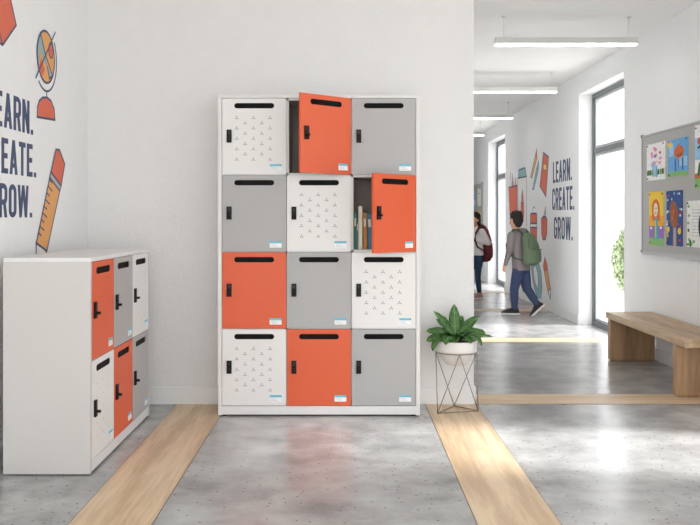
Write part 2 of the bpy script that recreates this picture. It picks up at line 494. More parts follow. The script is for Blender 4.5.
pot = thing('potted_plant', 'leafy green plant in a round off-white pot held by the wire stand', 'plant', (PX, PY, .312))
b = bmesh.new()
lathe(b, [(.066, 0), (.070, .002), (.118, .080), (.121, .0885), (.136, .0885), (.137, .094), (.137, .158), (.134, .162), (.128, .162), (.125, .14), (.10, .06), (.06, .02)], 48)
finish('pot', b, paint('off_white_ceramic', (226, 223, 219), .5, var=.02), pot)
b = bmesh.new(); lathe(b, [(.126, .130), (.122, .146), (.06, .150), (.01, .152)], 32)
finish('soil', b, paint('potting_soil', (48, 38, 30), .95, var=.4, scale=120, bump=.8), pot)

def leaf_mat(name, ca, cb):
    m, nt, N, L, b = node_mat(name)
    tc = N.new('ShaderNodeTexCoord'); nz = N.new('ShaderNodeTexNoise'); nz.inputs['Scale'].default_value = 45; nz.inputs['Detail'].default_value = 5
    L.new(tc.outputs['Object'], nz.inputs['Vector'])
    rp = N.new('ShaderNodeValToRGB'); rp.color_ramp.elements[0].position = .35; rp.color_ramp.elements[1].position = .7
    rp.color_ramp.elements[0].color = (*lin(ca), 1); rp.color_ramp.elements[1].color = (*lin(cb), 1)
    L.new(nz.outputs['Fac'], rp.inputs['Fac']); L.new(rp.outputs['Color'], b.inputs['Base Color'])
    b.inputs['Roughness'].default_value = .42
    return m
M_leaf = leaf_mat('plant_leaf', (36, 76, 32), (80, 128, 58))
M_rib = paint('leaf_midrib', (128, 170, 92), .5)

def add_leaf(bm, az, el, ln, wd, droop, base=Vector((0, 0, .15)), roll=0.):
    """broad pointed leaf: rises at el, arches by droop; folded along its midrib"""
    d = Vector((math.cos(az), math.sin(az), 0)); n = 9
    side = Vector((-d.y, d.x, 0))
    p = base + d*.012; a = el; rows = []
    for i in range(n+1):
        s = i/n
        w = wd*.5*(max(0, math.sin(PI*min(1, s*.95+.05)))**.62 if s < 1 else .0)
        w = max(w, .0035 if s < .9 else .0006)
        t = d*math.cos(a)+Vector((0, 0, math.sin(a))); up = (side.cross(t)).normalized()
        if up.dot(Vector((0, 0, 1))) < 0 and abs(el) < R(80): up = -up
        sv = (side*math.cos(roll)+up*math.sin(roll))
        uv = up*math.cos(roll)-side*math.sin(roll)
        wav = .004*math.sin(i*2.1+az*3)
        rows.append([p-sv*w+uv*(w*.28+wav), p-sv*w*.5+uv*(w*.10), p-sv*.0016, p+sv*.0016, p+sv*w*.5+uv*(w*.10), p+sv*w+uv*(w*.28-wav)])
        p = p + t*(ln/n); a -= droop/n
    vs = [[bm.verts.new(q) for q in r] for r in rows]
    for r0, r1 in zip(vs, vs[1:]):
        for k in range(5):
            f = bm.faces.new((r0[k], r0[k+1], r1[k+1], r1[k])); f.smooth = True; f.material_index = 1 if k == 2 else 0

b = bmesh.new()
LV = [ # az, el, len, width, droop, roll
    (95, 84, .28, .105, 8, 0), (160, 60, .28, .085, 20, -35), (178, 34, .24, .095, 40, -50), (188, 20, .22, .095, 50, -50),
    (208, 34, .25, .075, 125, -20), (238, 50, .19, .11, 130, 0), (258, 46, .17, .10, 125, 0), (22, 52, .27, .095, 25, 45),
    (4, 32, .23, .10, 45, 50), (-10, 20, .27, .050, 30, 40), (-32, 44, .22, .095, 120, 15), (-58, 48, .17, .10, 120, 0),
    (62, 64, .23, .095, 30, 10), (132, 55, .24, .095, 40, -15), (215, 58, .18, .095, 80, -10), (-42, 62, .16, .09, 75, 10), (283, 62, .14, .08, 90, 0)]
for az, el, ln, wd, dr, ro in LV: add_leaf(b, R(az), R(el), ln*.86, wd*.76, R(dr), Vector((random.uniform(-.015, .015), random.uniform(-.015, .015), .165)), R(ro))
fo = finish('foliage', b, [M_leaf, M_rib], pot)
sm = fo.modifiers.new('thick', 'SOLIDIFY'); sm.thickness = .0012

# ------------------------------------------------------------------ ceiling lights in the corridor
M_house = paint('lamp_housing_white', (216, 216, 214), .4)
M_emit = emit('lamp_diffuser_glow', (1, .99, .97), 7.)
names = ['nearest linear pendant lamp hanging from the ceiling, seen whole', 'second linear pendant lamp along the corridor ceiling',
         'third linear pendant lamp along the corridor ceiling', 'farthest linear pendant lamp, its tip just past the wall edge']
for k, y in enumerate((7.57, 10.43, 13.15, 15.9)):
    p = thing('pendant_lamp', names[k], 'lamp', (1.305, y, 2.80), 0, 'linear pendant lamps in the corridor')
    b = bmesh.new(); box(b, 0, 1.235, -.035, .035, .013, .066); finish('housing', b, M_house, p, bevel=.004)
    b = bmesh.new(); box(b, .006, 1.229, -.031, .031, 0, .0128); finish('diffuser', b, M_emit, p, bevel=.003)
    for x in (.075, 1.165):
        b = bmesh.new(); tube(b, [(x, 0, .066), (x, 0, H-2.80)], .0028, 8); lathe(b, [(.018, H-2.80-.012), (.018, H-2.80)], 16, (x, 0, 0))
        finish('suspension_wire', b, M_house, p)

# ------------------------------------------------------------------ flat graphics: helpers
class Flat:
    """flat painted shapes on a wall plane; a runs along the wall (world Y), b is height"""
    def __init__(s, x, nx): s.x, s.nx = x, nx
    def P(s, a, b, off): return Vector((s.x+s.nx*off, a, b))
def poly(bm, F, pts, off, mi=0, th=.0008):
    top = [bm.verts.new(F.P(a, b, off)) for a, b in pts]
    bot = [bm.verts.new(F.P(a, b, off-th)) for a, b in pts]
    f = bm.faces.new(top); f.material_index = mi
    n = len(pts)
    for k in range(n):
        f = bm.faces.new((top[k], bot[k], bot[(k+1) % n], top[(k+1) % n])); f.material_index = mi
def ribbon(pts, w, closed=False):
    pts = [Vector(p) for p in pts]; n = len(pts); L_, R_ = [], []
    for i, p in enumerate(pts):
        a = pts[i-1] if (i or closed) else None; c = pts[(i+1) % n] if (i < n-1 or closed) else None
        d0 = (p-a).normalized() if a is not None else (c-p).normalized()
        d1 = (c-p).normalized() if c is not None else d0
        t = (d0+d1)
        t = t.normalized() if t.length > 1e-6 else d0
        nn = Vector((-t.y, t.x)); k = w*.5/max(.5, nn.dot(Vector((-d0.y, d0.x))))
        L_.append(p+nn*k); R_.append(p-nn*k)
    q = []
    for i in range(n if closed else n-1):
        j = (i+1) % n
        q.append([tuple(L_[i]), tuple(R_[i]), tuple(R_[j]), tuple(L_[j])])
    return q
def stroke(bm, F, pts, w, off, mi=0, closed=False):
    for q in ribbon(pts, w, closed): poly(bm, F, q, off, mi)
def ell(cx, cz, rx, rz, rot=0., n=28, a0=0., a1=360.):
    full = abs(a1-a0) >= 359.9
    m = n if full else n+1; out = []
    for k in range(m):
        a = R(a0+(a1-a0)*k/n); x, y = rx*math.cos(a), rz*math.sin(a)
        out.append((cx+x*math.cos(rot)-y*math.sin(rot), cz+x*math.sin(rot)+y*math.cos(rot)))
    return out

# wall letters, heavy condensed capitals
T_ = .15
def rr(w, a0, a1, r=.19, n=7, close=False):
    pass
def glyph(ch):
    t = T_; h = t/2
    def rc(x0, y0, x1, y1): return [(x0, y0), (x1, y0), (x1, y1), (x0, y1)]
    def par(x0, x1, w=t): return [(x0, 0), (x0+w, 0), (x1+w, 1), (x1, 1)]
    if ch == 'L': return .36, [rc(0, 0, t, 1), rc(t, 0, .36, t)]
    if ch == 'E': return .37, [rc(0, 0, t, 1), rc(t, 0, .37, t), rc(t, .43, .34, .43+t), rc(t, 1-t, .37, 1)]
    if ch == 'T': return .40, [rc(.2-h, 0, .2+h, 1-t), rc(0, 1-t, .40, 1)]
    if ch == 'A': return .46, [par(0, .23-h), [(.46-t, 0), (.46, 0), (.23+h, 1), (.23-h, 1)], rc(.10, .2, .36, .2+t*.85)]
    if ch == 'N': return .45, [rc(0, 0, t, 1), rc(.45-t, 0, .45, 1), [(.45-t*1.05, 0), (.45, 0), (t*1.05, 1), (0, 1)]]
    if ch == 'W':
        w = .66; u = t*.95
        return w, [[(.165-u/2, 0), (.165+u/2, 0), (u, 1), (0, 1)], par(.165-u/2, w/2-u/2, u), [(.495-u/2, 0), (.495+u/2, 0), (w/2+u/2, 1), (w/2-u/2, 1)], par(.495-u/2, w-u, u)]
    if ch == '.': return .15, [rc(0, 0, t, t)]
    def arc(cx, cy, r, a0, a1, n=6): return [(cx+r*math.cos(R(a0+(a1-a0)*k/n)), cy+r*math.sin(R(a0+(a1-a0)*k/n))) for k in range(n+1)]
    w = .44; r = w/2-h
    if ch == 'O': return w, ribbon(arc(w/2, 1-h-r, r, 0, 180, 10)+arc(w/2, h+r, r, 180, 360, 10), t, True)
    if ch == 'C': return w, ribbon([(w-h, .68)]+arc(w/2, 1-h-r, r, 0, 180, 10)+arc(w/2, h+r, r, 180, 360, 10)+[(w-h, .32)], t)
    if ch == 'G': return w, ribbon([(w-h, .70)]+arc(w/2, 1-h-r, r, 0, 180, 10)+arc(w/2, h+r, r, 180, 360, 10)+[(w-h, .50)], t)+[rc(w/2, .40, w, .40+t*.9)]
    if ch == 'R':
        r2 = .14
        return w, [rc(0, 0, t, 1), [(w-t*1.02, 0), (w, 0), (w-.10, .5), (w-.10-t, .5)]]+ribbon([(t, 1-h)]+arc(w-h-r2, 1-h-r2, r2, 90, 0)+arc(w-h-r2, .45+r2, r2, 0, -90)+[(t, .45)], t)
def word(name, text, F, a0, b0, size, sgn, mat, parent, off=.0011, sp=.085, align=0.):
    b = bmesh.new(); x = 0
    tot = sum(glyph(c)[0]+sp for c in text)-sp
    for c in text:
        w, ps = glyph(c)
        for i, p in enumerate(ps): poly(b, F, [(a0+sgn*(x-tot*align+px)*size[0], b0+py*size[1]) for px, py in p], off+.00012*min(i, 4))
        x += w+sp
    o = finish(name, b, mat, parent)
    return o

M_navy = paint('navy_vinyl', (62, 76, 108), .6)
M_coral = paint('coral_vinyl', (216, 104, 76), .6)
M_teal = paint('teal_vinyl', (138, 178, 186), .6)
M_ochre = paint('ochre_vinyl', (226, 164, 98), .6)
M_vwhite = paint('white_vinyl', (236, 235, 232), .6)
M_vgrey = paint('grey_vinyl', (176, 178, 180), .6)
M_yell = paint('yellow_vinyl', (238, 206, 120), .6)
VIN = [M_navy, M_coral, M_teal, M_ochre, M_vwhite, M_vgrey, M_yell]
NV, CO, TE, OC, WH, GY, YE_ = range(7)

CX, CYH, FPX, CZ = 345., 218., 870., 1.30      # where the eye sits, used to read wall positions off the measurements
def LWp(px, py): k = 1.8/(345-px); return (870*k, 1.3+(218-py)*k)
def RWp(px, py): k = 2.85/(px-345); return (870*k, 1.3+(218-py)*k)

FL, FR = Flat(XL, 1), Flat(XR, -1)

def decal(name, label, F, parts, group=None):
    """parts: (part name, [(material, points)], [(material, points, width, closed)])"""
    allp = [p for _, fs, ss in parts for q in (fs+ss) for p in q[1]]
    ca = sum(p[0] for p in allp)/len(allp); cb = sum(p[1] for p in allp)/len(allp)
    root = thing(name, label, 'wall decal', (F.x, ca, cb), 0, group)
    for i, (pn, fs, ss) in enumerate(parts):
        b = bmesh.new(); lay = .0011+.0012*i
        for k, (mi, pts) in enumerate(fs): poly(b, F, pts, lay+.0003*k, mi)
        for k, (mi, pts, w, cl) in enumerate(ss): stroke(b, F, pts, w, lay+.0003*len(fs)+.0002+.00008*min(k, 8), mi, cl)
        for v in b.verts: v.co -= Vector((F.x, ca, cb))
        finish(pn, b, VIN, root)
    return root

# --- left wall
lt = thing('wall_lettering', 'navy LEARN CREATE GROW lettering on the left wall above the low locker', 'wall lettering', (XL, 4.7, 1.3))
for txt, px, py, zt in (('LEARN.', 33, 135, .187), ('CREATE.', 36, 177.5, .187), ('GROW.', 32, 217.5, .18)):
    a, z = LWp(px, py)
    o = word('word', txt, FL, a, z, (.245, zt), 1, M_navy, None, align=1.)
    o.data.transform(Matrix.Translation((-XL, -4.7, -1.3))); o.parent = lt

gw = .013
c = LWp(45.5, 57); ba = .152; bb = .155
g_rot = R(-20)
gx, gz = c
def gp(u, v, rot=0): # point in the tilted globe frame
    return (gx+u*math.cos(rot)-v*math.sin(rot), gz+u*math.sin(rot)+v*math.cos(rot))
bs = [LWp(x, y) for x, y in ((37, 117), (37.3, 107), (39, 101), (42.5, 97.5), (47, 97.5), (51, 101), (54, 109), (54.8, 120))]
decal('globe_decal', 'desk globe decal in ochre and teal high on the left wall', FL, [
    ('stand', [(CO, bs)], [(NV, bs, gw, True), (NV, [LWp(46.5, 97), LWp(46.5, 91)], gw, False),
        (NV, ell(gx, gz-.004, .195, .20, 0, 20, -128, 38), gw, False)]),
    ('globe_ball', [(OC, ell(gx, gz, ba, bb)), (TE, [gp(*p) for p in ((-.13, .08), (-.09, .115), (.0, .0), (.03, -.06), (-.03, -.03), (-.10, .03))]),
        (TE, [gp(*p) for p in ((-.145, .04), (-.12, .06), (-.105, -.03), (-.125, -.08))]),
        (CO, [gp(*p) for p in ((-.12, -.085), (-.08, -.02), (-.02, -.08), (-.06, -.125))]),
        (GY, [gp(*p) for p in ((.03, -.05), (.12, -.09), (.07, -.12), (.0, -.07))]),
        (CO, ell(gx+.085, gz+.055, .04, .045))],
        [(NV, ell(gx, gz, ba, bb), gw, True), (NV, [gp(-.10, .13), gp(-.02, .02), gp(.12, -.10)], gw*.8, False),
         (NV, ell(gx+.085, gz+.055, .04, .045), gw*.7, True), (NV, [gp(.02, -.05), gp(.06, -.12), gp(.12, -.09)], gw*.8, False),
         (NV, [gp(-.175, -.155), gp(.165, .185)], gw*.9, False)])])

# tilted pencil with ruler marks
pt = [LWp(x, y) for x, y in ((50.5, 172), (57, 148.7), (64, 164), (60.5, 186))]
ful = [LWp(x, y) for x, y in ((50.5, 172), (60.5, 186), (46.5, 251), (36, 243))]
tip = [LWp(36, 243), LWp(46.5, 251), LWp(36.3, 280)]
fer = [LWp(x, y) for x, y in ((50.5, 172), (60.5, 186), (59.3, 191), (49, 177))]
lead = [LWp(36.1, 262), LWp(41, 267), LWp(36.3, 280)]
ticks = []
for k in range(9):
    f = .10+k*.095
    p0 = Vector(LWp(50.5+(36-50.5)*f, 172+(243-172)*f)); p1 = Vector(LWp(60.5+(46.5-60.5)*f, 186+(251-186)*f))
    ticks.append((NV, [tuple(p0), tuple(p0.lerp(p1, .42 if k % 2 else .28))], gw*.7, False))
top_p = [LWp(50.5, 172), LWp(55.5, 149.5), LWp(59, 150), LWp(64.2, 164), LWp(60.5, 186)]
decal('pencil_decal', 'tilted ochre pencil decal with orange eraser behind the low locker', FL, [
    ('pencil_tip', [(WH, tip), (NV, lead)], [(NV, tip, gw, True)]),
    ('pencil_body', [(OC, ful)], [(NV, ful, gw, True)]+ticks),
    ('eraser', [(CO, top_p), (GY, fer)], [(NV, top_p, gw, True), (NV, fer, gw*.8, True)])])

bk = [LWp(x, y) for x, y in ((-22, -18), (4, -30), (16, 25), (2.5, 45), (-18, 30))]
fold = [LWp(x, y) for x, y in ((-18, 30), (-2, 27), (2.5, 45))]
decal('book_decal', 'orange book decal at the top of the left wall', FL, [
    ('book_cover', [(CO, bk)], [(NV, bk, gw, True), (NV, fold, gw, False)])])

# --- right wall of the corridor
rt = thing('wall_lettering', 'dark navy LEARN CREATE GROW lettering on the far corridor wall beside the window', 'wall lettering', (XR, 11.4, 1.5))
for txt, px, py, hpx, w in (('LEARN.', 553, 183.2, 21, .375), ('CREATE.', 552.3, 210.4, 22, .365), ('GROW.', 554, 238.7, 22, .395)):
    a, z = RWp(px, py); h = hpx*2.85/(px-345+2)
    o = word('word', txt, FR, a, z-.0, (w, h), -1, M_navy, None)
    o.data.transform(Matrix.Translation((-XR, -11.4, -1.5))); o.parent = rt

def Q(*pts): return [RWp(x, y) for x, y in pts]
ow = .022
cup = Q((508.8, 187.5), (517.3, 185.5), (517.3, 222), (510.3, 222))
decal('pencil_cup_decal', 'coral cup of pencils decal beside the far window', FR, [
    ('pencils', [(WH, Q((510, 188), (510.6, 172), (512, 188))), (CO, Q((512.3, 188), (512.6, 174), (514, 188))), (GY, Q((515, 187), (515.6, 178), (516.6, 187)))],
     [(NV, Q((510, 188), (510.6, 172), (512, 188)), ow*.7, False), (NV, Q((512.3, 188), (512.6, 174), (514, 188)), ow*.7, False), (NV, Q((515, 187), (515.6, 178), (516.6, 187)), ow*.7, False)]),
    ('cup', [(CO, cup)], [(NV, cup, ow, True)])])
tb = Q((517.8, 178), (526.6, 176.5), (526.6, 245), (518, 245))
tc_ = Q((518.3, 178.2), (518.8, 170.3), (525.2, 167.8), (526.6, 176.5))
pn = Q((521, 212), (521.2, 203), (524, 203), (524, 212))
decal('glue_bottle_decal', 'white glue bottle decal with teal cap behind the boy', FR, [
    ('bottle', [(WH, tb)], [(NV, tb, ow*.8, True)]),
    ('cap', [(TE, tc_)], [(NV, tc_, ow, True)]),
    ('marker', [(CO, Q((521, 218), (521.2, 203), (524, 203), (524, 218))), (CO, Q((521.6, 203), (522.6, 189.5), (523.4, 203)))],
     [(NV, Q((521, 218), (521.2, 203), (522.6, 189.5), (524, 203), (524, 218)), ow*.7, False), (NV, pn, ow*.6, True)])])
br = Q((530.6, 177), (535.4, 155), (536.8, 148.5), (537.2, 158), (532, 178))
decal('paintbrush_decal', 'slim ochre paintbrush decal left of the coral book', FR, [('handle', [(OC, br)], [(NV, br, ow*.6, True)]),
    ('bristles', [(CO, Q((535.6, 155.5), (536.8, 148.5), (537.2, 158)))], []), ])
pe = Q((532.4, 190), (536.5, 168), (538.6, 160), (539, 168), (534, 189))
decal('pen_decal', 'slim teal pen decal beside the ochre paintbrush', FR, [('pen_body', [(TE, pe)], [(NV, pe, ow*.6, True)])])
rb = Q((540, 186), (543.2, 152.5), (548.8, 157), (546, 196.5))
bl_ = Q((543.8, 163), (546.7, 165), (546.3, 171), (543.4, 169))
decal('book_decal', 'tilted coral book decal left of the corridor lettering', FR, [('book_cover', [(CO, rb)], [(NV, rb, ow, True), (NV, Q((541.2, 187), (544.3, 154)), ow*.6, False)]),
    ('title_patch', [(YE_, bl_)], [(NV, bl_, ow*.5, True)])])
j1 = Q((530.4, 215), (531, 213.5), (536.4, 213.2), (537, 215), (537, 223.5), (530.4, 223.5))
j2 = Q((530.4, 223.5), (537, 223.5), (537, 227.5), (530.4, 227.5)); j3 = Q((530.4, 227.5), (537, 227.5), (536.8, 240), (530.8, 240))
decal('paint_jar_decal', 'coral paint jar decal with white band behind the green backpack', FR, [
    ('jar', [(CO, j1), (WH, j2), (CO, j3)], [(NV, j1, ow, True), (NV, j2, ow*.8, True), (NV, j3, ow, True), (NV, Q((533, 213), (533, 208), (534.4, 206.5), (535, 209)), ow*.6, False)])])
a1 = Q((541.4, 219), (543, 217), (546, 217), (547.2, 220), (547, 233), (545.6, 239.5), (543, 239.5), (541.6, 233))
nb = Q((543.5, 217), (544.2, 213), (545.8, 206.5), (545.6, 217))
decal('craft_knife_decal', 'coral craft knife decal beneath the coral book', FR, [('blade', [(GY, nb)], [(NV, nb, ow*.6, True)]), ('grip', [(CO, a1)], [(NV, a1, ow, True)])])
sc_o = Q((531, 262), (533.6, 254), (537, 257), (541.2, 272), (542, 288), (541, 300), (537.4, 297.5), (534, 286), (532, 274))
sc_i = Q((533.5, 268), (535.2, 264.5), (537.5, 272), (538.4, 282), (537.6, 289), (535.6, 284), (534, 276))
decal('protractor_decal', 'teal oval protractor decal low on the corridor wall', FR, [('outer_shape', [(TE, sc_o)], [(NV, sc_o, ow*.8, True)]),
    ('opening', [(WH, sc_i)], [(NV, sc_i, ow*.6, True)])])
p2 = Q((543.2, 266), (545, 257), (546.9, 264), (550.6, 289), (550.4, 299), (548, 292))
decal('pencil_decal', 'ochre pencil decal low on the corridor wall beneath GROW', FR, [('pencil_body', [(OC, p2)], [(NV, p2, ow*.8, True)]),
    ('eraser', [(CO, Q((543.2, 266), (545, 257), (546.9, 264), (547.6, 270), (544.4, 272)))], []),
    ('pencil_tip', [(WH, Q((548.2, 291), (550.5, 289), (550.4, 299)))], [(NV, Q((548.2, 291), (550.5, 289), (550.4, 299)), ow*.5, True)])])
p3 = Q((519.5, 262), (526, 258), (529, 268), (529.5, 292), (525, 296), (520, 282))
decal('notebook_decal', 'coral notebook decal low on the wall behind the boy legs', FR, [('cover', [(CO, p3)], [(NV, p3, ow, True)])])

# ------------------------------------------------------------------ pinboards
M_felt = paint('grey_felt', (176, 175, 173), .95, var=.06, scale=220, bump=.2)
M_fr = paint('board_frame_alu', (178, 179, 180), .35, .5)
M_corner = paint('board_corner_plastic', (120, 122, 124), .5)
def pinboard(label, y0, y1, z0, z1):
    t = thing('pinboard', label, 'pinboard', (XR, (y0+y1)/2, (z0+z1)/2))
    hy, hz = (y1-y0)/2, (z1-z0)/2
    b = bmesh.new(); box(b, -.018, 0, -hy, hy, -hz, hz); finish('felt_panel', b, M_felt, t)
    b = bmesh.new(); f = .014
    box(b, -.026, 0, -hy-.004, -hy+f, -hz, hz); box(b, -.026, 0, hy-f, hy+.004, -hz, hz)
    box(b, -.026, 0, -hy+f, hy-f, hz-f, hz+.004); box(b, -.026, 0, -hy+f, hy-f, -hz-.004, -hz+f)
    box(b, -.026, 0, -hy+f, hy-f, -hz-.03, -hz-.004)
    finish('frame', b, M_fr, t, bevel=.003)
    for sy in (-1, 1):
        for sz in (-1, 1):
            b = bmesh.new(); box(b, -.030, 0, sy*hy-.014, sy*hy+.014, sz*hz-.014, sz*hz+.014); finish('corner_cap', b, M_corner, t, bevel=.006)
pinboard('large grey pinboard on the right wall above the oak bench', 5.55, 8.29, .985, 2.075)
pinboard('far grey pinboard on the corridor wall past the second window', 17.95, 20.2, .98, 2.02)

PAL = {'w': (240, 240, 236), 'pk': (226, 150, 176), 'rd': (204, 70, 70), 'vi': (150, 110, 190), 'bl': (104, 164, 214), 'lb': (150, 196, 226), 'nv': (46, 80, 146),
       'gn': (130, 182, 110), 'dg': (46, 110, 62), 'or': (206, 104, 50), 'br': (150, 92, 58), 'ye': (246, 200, 66), 'yo': (246, 168, 46), 'tl': (62, 168, 178),
       'bk': (36, 36, 38), 'sk': (240, 214, 190), 'gy': (170, 172, 174), 'cr': (244, 236, 210)}
PK = list(PAL); PM = [paint('drawing_'+k, PAL[k], .8, var=.28, scale=28) for k in PK]
M_pin = [paint('pin_'+k, v, .3) for k, v in (('red', (200, 60, 60)), ('blue', (50, 90, 150)), ('dark', (50, 60, 70)))]
def drawing(label, ya, yb, z0, z1, bg, shapes, pins=(2, 0, 2), name='child_drawing', cat='drawing', X=XR-.0195, grp='drawings on the big pinboard'):
    """ya = left edge as seen (larger Y), yb = right edge; shapes in unit coordinates"""
    w = ya-yb; h = z1-z0
    t = thing(name, label, cat, (X, (ya+yb)/2, (z0+z1)/2), 0, grp)
    F = Flat(0, -1); b = bmesh.new()
    U = lambda u, v: (w/2-u*w, v*h-h/2)
    poly(b, F, [U(0, 0), U(1, 0), U(1, 1), U(0, 1)], .0012, PK.index(bg), .001)
    for k, (col, pts) in enumerate(shapes):
        poly(b, F, [U(u, v) for u, v in pts], .0016+.0002*k, PK.index(col), .0002)
    finish('paper', b, PM, t)
    for k, (u, v) in enumerate(((.07, .95), (.93, .95), (.07, .05))):
        b = bmesh.new(); y, z = U(u, v); M = Matrix.Translation((-.001, y, z)) @ Matrix.Rotation(-PI/2, 4, 'Y')
        lathe(b, [(.003, 0), (.003, .004), (.007, .005), (.007, .010), (.004, .012)], 12); bmesh.ops.transform(b, matrix=M, verts=b.verts)
        finish('push_pin', b, M_pin[pins[k]], t)
    return t
def E(cx, cy, rx, ry, n=16): return [(cx+rx*math.cos(2*PI*k/n), cy+ry*math.sin(2*PI*k/n)) for k in range(n)]
def B(x0, y0, x1, y1): return [(x0, y0), (x1, y0), (x1, y1), (x0, y1)]
def leafs(pts, col, rx=.05, ry=.03): return [(col, E(x, y, rx, ry)) for x, y in pts]
def Yp(px): return 870*2.83/(px-345)
def Zp(px, py): return 1.3+(218-py)*2.83/(px-345)
rnd = random.Random(3)
# flowers
sh = [('lb', B(.30, .10, .46, .34)), ('bl', B(.48, .08, .58, .40)), ('lb', E(.42, .42, .2, .10))]
for _ in range(16): sh.append((rnd.choice(['pk', 'pk', 'vi', 'w']), E(rnd.uniform(.2, .8), rnd.uniform(.42, .74), .075, .045)))
sh += [('rd', E(.75, .72, .05, .04)), ('rd', E(.45, .86, .05, .035)), ('pk', E(.5, .82, .09, .05))]
for x in (.1, .22, .34, .66, .78, .9): sh.append((rnd.choice(['gn', 'dg']), [(x-.05, .14), (x+.05, .14), (x+.03, .30), (x-.04, .27)]))
drawing('watercolour of pink flowers, top left sheet on the pinboard', Yp(646.8), Yp(665.5), Zp(656, 180), Zp(656, 143), 'w', sh, (2, 0, 2))
# orange creature under rain
sh = [('lb', B(.05, .55, .3, .9)), ('lb', B(.55, .25, .95, .5)), ('gn', [(0, 0), (1, 0), (1, .10), (.5, .14), (0, .10)]), ('ye', E(.10, .88, .10, .09)),
      ('or', [(.34, .56), (.30, .68), (.42, .79), (.58, .82), (.74, .77), (.82, .64), (.76, .52), (.5, .46)]), ('br', [(.36, .57), (.6, .5), (.78, .56), (.7, .62), (.5, .58)]), ('br', [(.52, .82), (.56, .82), (.58, .88), (.55, .88)]),
      ('nv', B(.36, .14, .42, .46)), ('nv', B(.72, .16, .78, .48)), ('nv', B(.54, .24, .57, .46))]
drawing('painting of an orange round creature on a blue background', Yp(668), Yp(688.3), Zp(678, 176), Zp(678, 138.5), 'bl', sh, (1, 1, 2))
# girl with orange hair
sh = [('yo', B(0, .12, 1, .55)), ('vi', B(0, .14, 1, .36)), ('gn', B(0, 0, 1, .14)), ('or', E(.47, .68, .27, .18)), ('or', B(.22, .46, .36, .66)), ('or', B(.60, .46, .74, .66)),
      ('tl', [(.34, .12), (.66, .12), (.60, .50), (.40, .50)]), ('sk', E(.47, .66, .15, .13)), ('bk', E(.42, .69, .02, .012)), ('bk', E(.52, .69, .02, .012)), ('rd', E(.47, .60, .05, .012)),
      ('w', E(.16, .32, .07, .025)), ('w', E(.82, .33, .07, .025)), ('ye', B(.44, .14, .5, .46))]
drawing('painting of a figure with orange hair and teal dress on yellow', Yp(649.3), Yp(663.8), Zp(656, 245.5), Zp(656, 191.5), 'ye', sh, (0, 0, 0))
# tree in the night
sh = [('br', [(.38, 0), (.66, 0), (.6, .4), (.44, .4)]), ('gy', B(.44, .0, .58, .34)), ('br', E(.47, .56, .25, .24)), ('br', E(.40, .66, .18, .16))]
for _ in range(30):
    x, y = rnd.uniform(.06, .94), rnd.uniform(.06, .95)
    if abs(x-.47) < .24 and y < .84: x = .1 if x < .47 else .88
    sh.append((rnd.choice(['w', 'w', 'lb', 'ye', 'rd', 'cr']), E(x, y, .05, .022, 8)))
sh += [('ye', E(.16, .30, .10, .05)), ('ye', E(.84, .27, .10, .06)), ('dg', E(.12, .12, .08, .04)), ('or', E(.5, .62, .06, .05)), ('or', E(.42, .5, .05, .04))]
drawing('painting of a brown tree on a dark blue spotted background', Yp(666.6), Yp(683), Zp(675, 246), Zp(675, 190.5), 'nv', sh, (2, 2, 2))
# greenish poster sheet cut by the picture edge, upper
sh = [('lb', B(0, .45, 1, .8)), ('gn', B(0, .0, 1, .16)), ('rd', E(.22, .74, .12, .06)), ('rd', E(.45, .80, .10, .05)), ('or', B(0, .16, 1, .24)), ('bk', [(.12, .62), (.3, .66), (.26, .69), (.10, .65)]), ('dg', [(.1, .2), (.4, .2), (.36, .46), (.16, .4)]),
      ('bk', E(.7, .5, .16, .12)), ('w', E(.7, .5, .10, .08)), ('ye', E(.8, .88, .1, .05))]
drawing('crayon sheet in red and green at the upper picture edge', Yp(695), Yp(722), Zp(705, 188), Zp(705, 123), 'w', sh, (2, 2, 2))
# leaflet
sh = [('gy', B(.26, .80-.07*k, .26+rnd.uniform(.35, .5), .812-.07*k)) for k in range(9)]
sh += leafs(((.1, .88), (.12, .68), (.08, .52), (.12, .16), (.24, .08), (.36, .12), (.1, .06)), 'gn', .06, .035) + leafs(((.18, .12), (.2, .04), (.1, .36)), 'dg', .05, .04)
sh += [('bk', E(.78, .45, .20, .30)), ('gy', E(.80, .5, .10, .14))]
drawing('white leaflet with green leaf border and black oval', Yp(687), Yp(708), Zp(697, 247.5), Zp(697, 200.5), 'w', sh, (2, 2, 2), 'leaflet', 'leaflet')
# a few sheets on the far board
for k, (ya, yb, z0, z1, c, lb_) in enumerate(((18.6, 18.1, 1.55, 1.92, 'cr', 'pale yellow sheet at the top of the far pinboard'), (18.6, 18.12, 1.05, 1.45, 'ye', 'yellow sheet low on the far pinboard'), (19.3, 18.8, 1.5, 1.9, 'lb', 'pale blue sheet on the far pinboard'))):
    drawing(lb_, ya, yb, z0, z1, c, [('w', B(.15, .2, .85, .5)), ('gy', B(.2, .7, .8, .74))], (2, 2, 2), 'notice_sheet', 'notice', grp='sheets on the far pinboard')

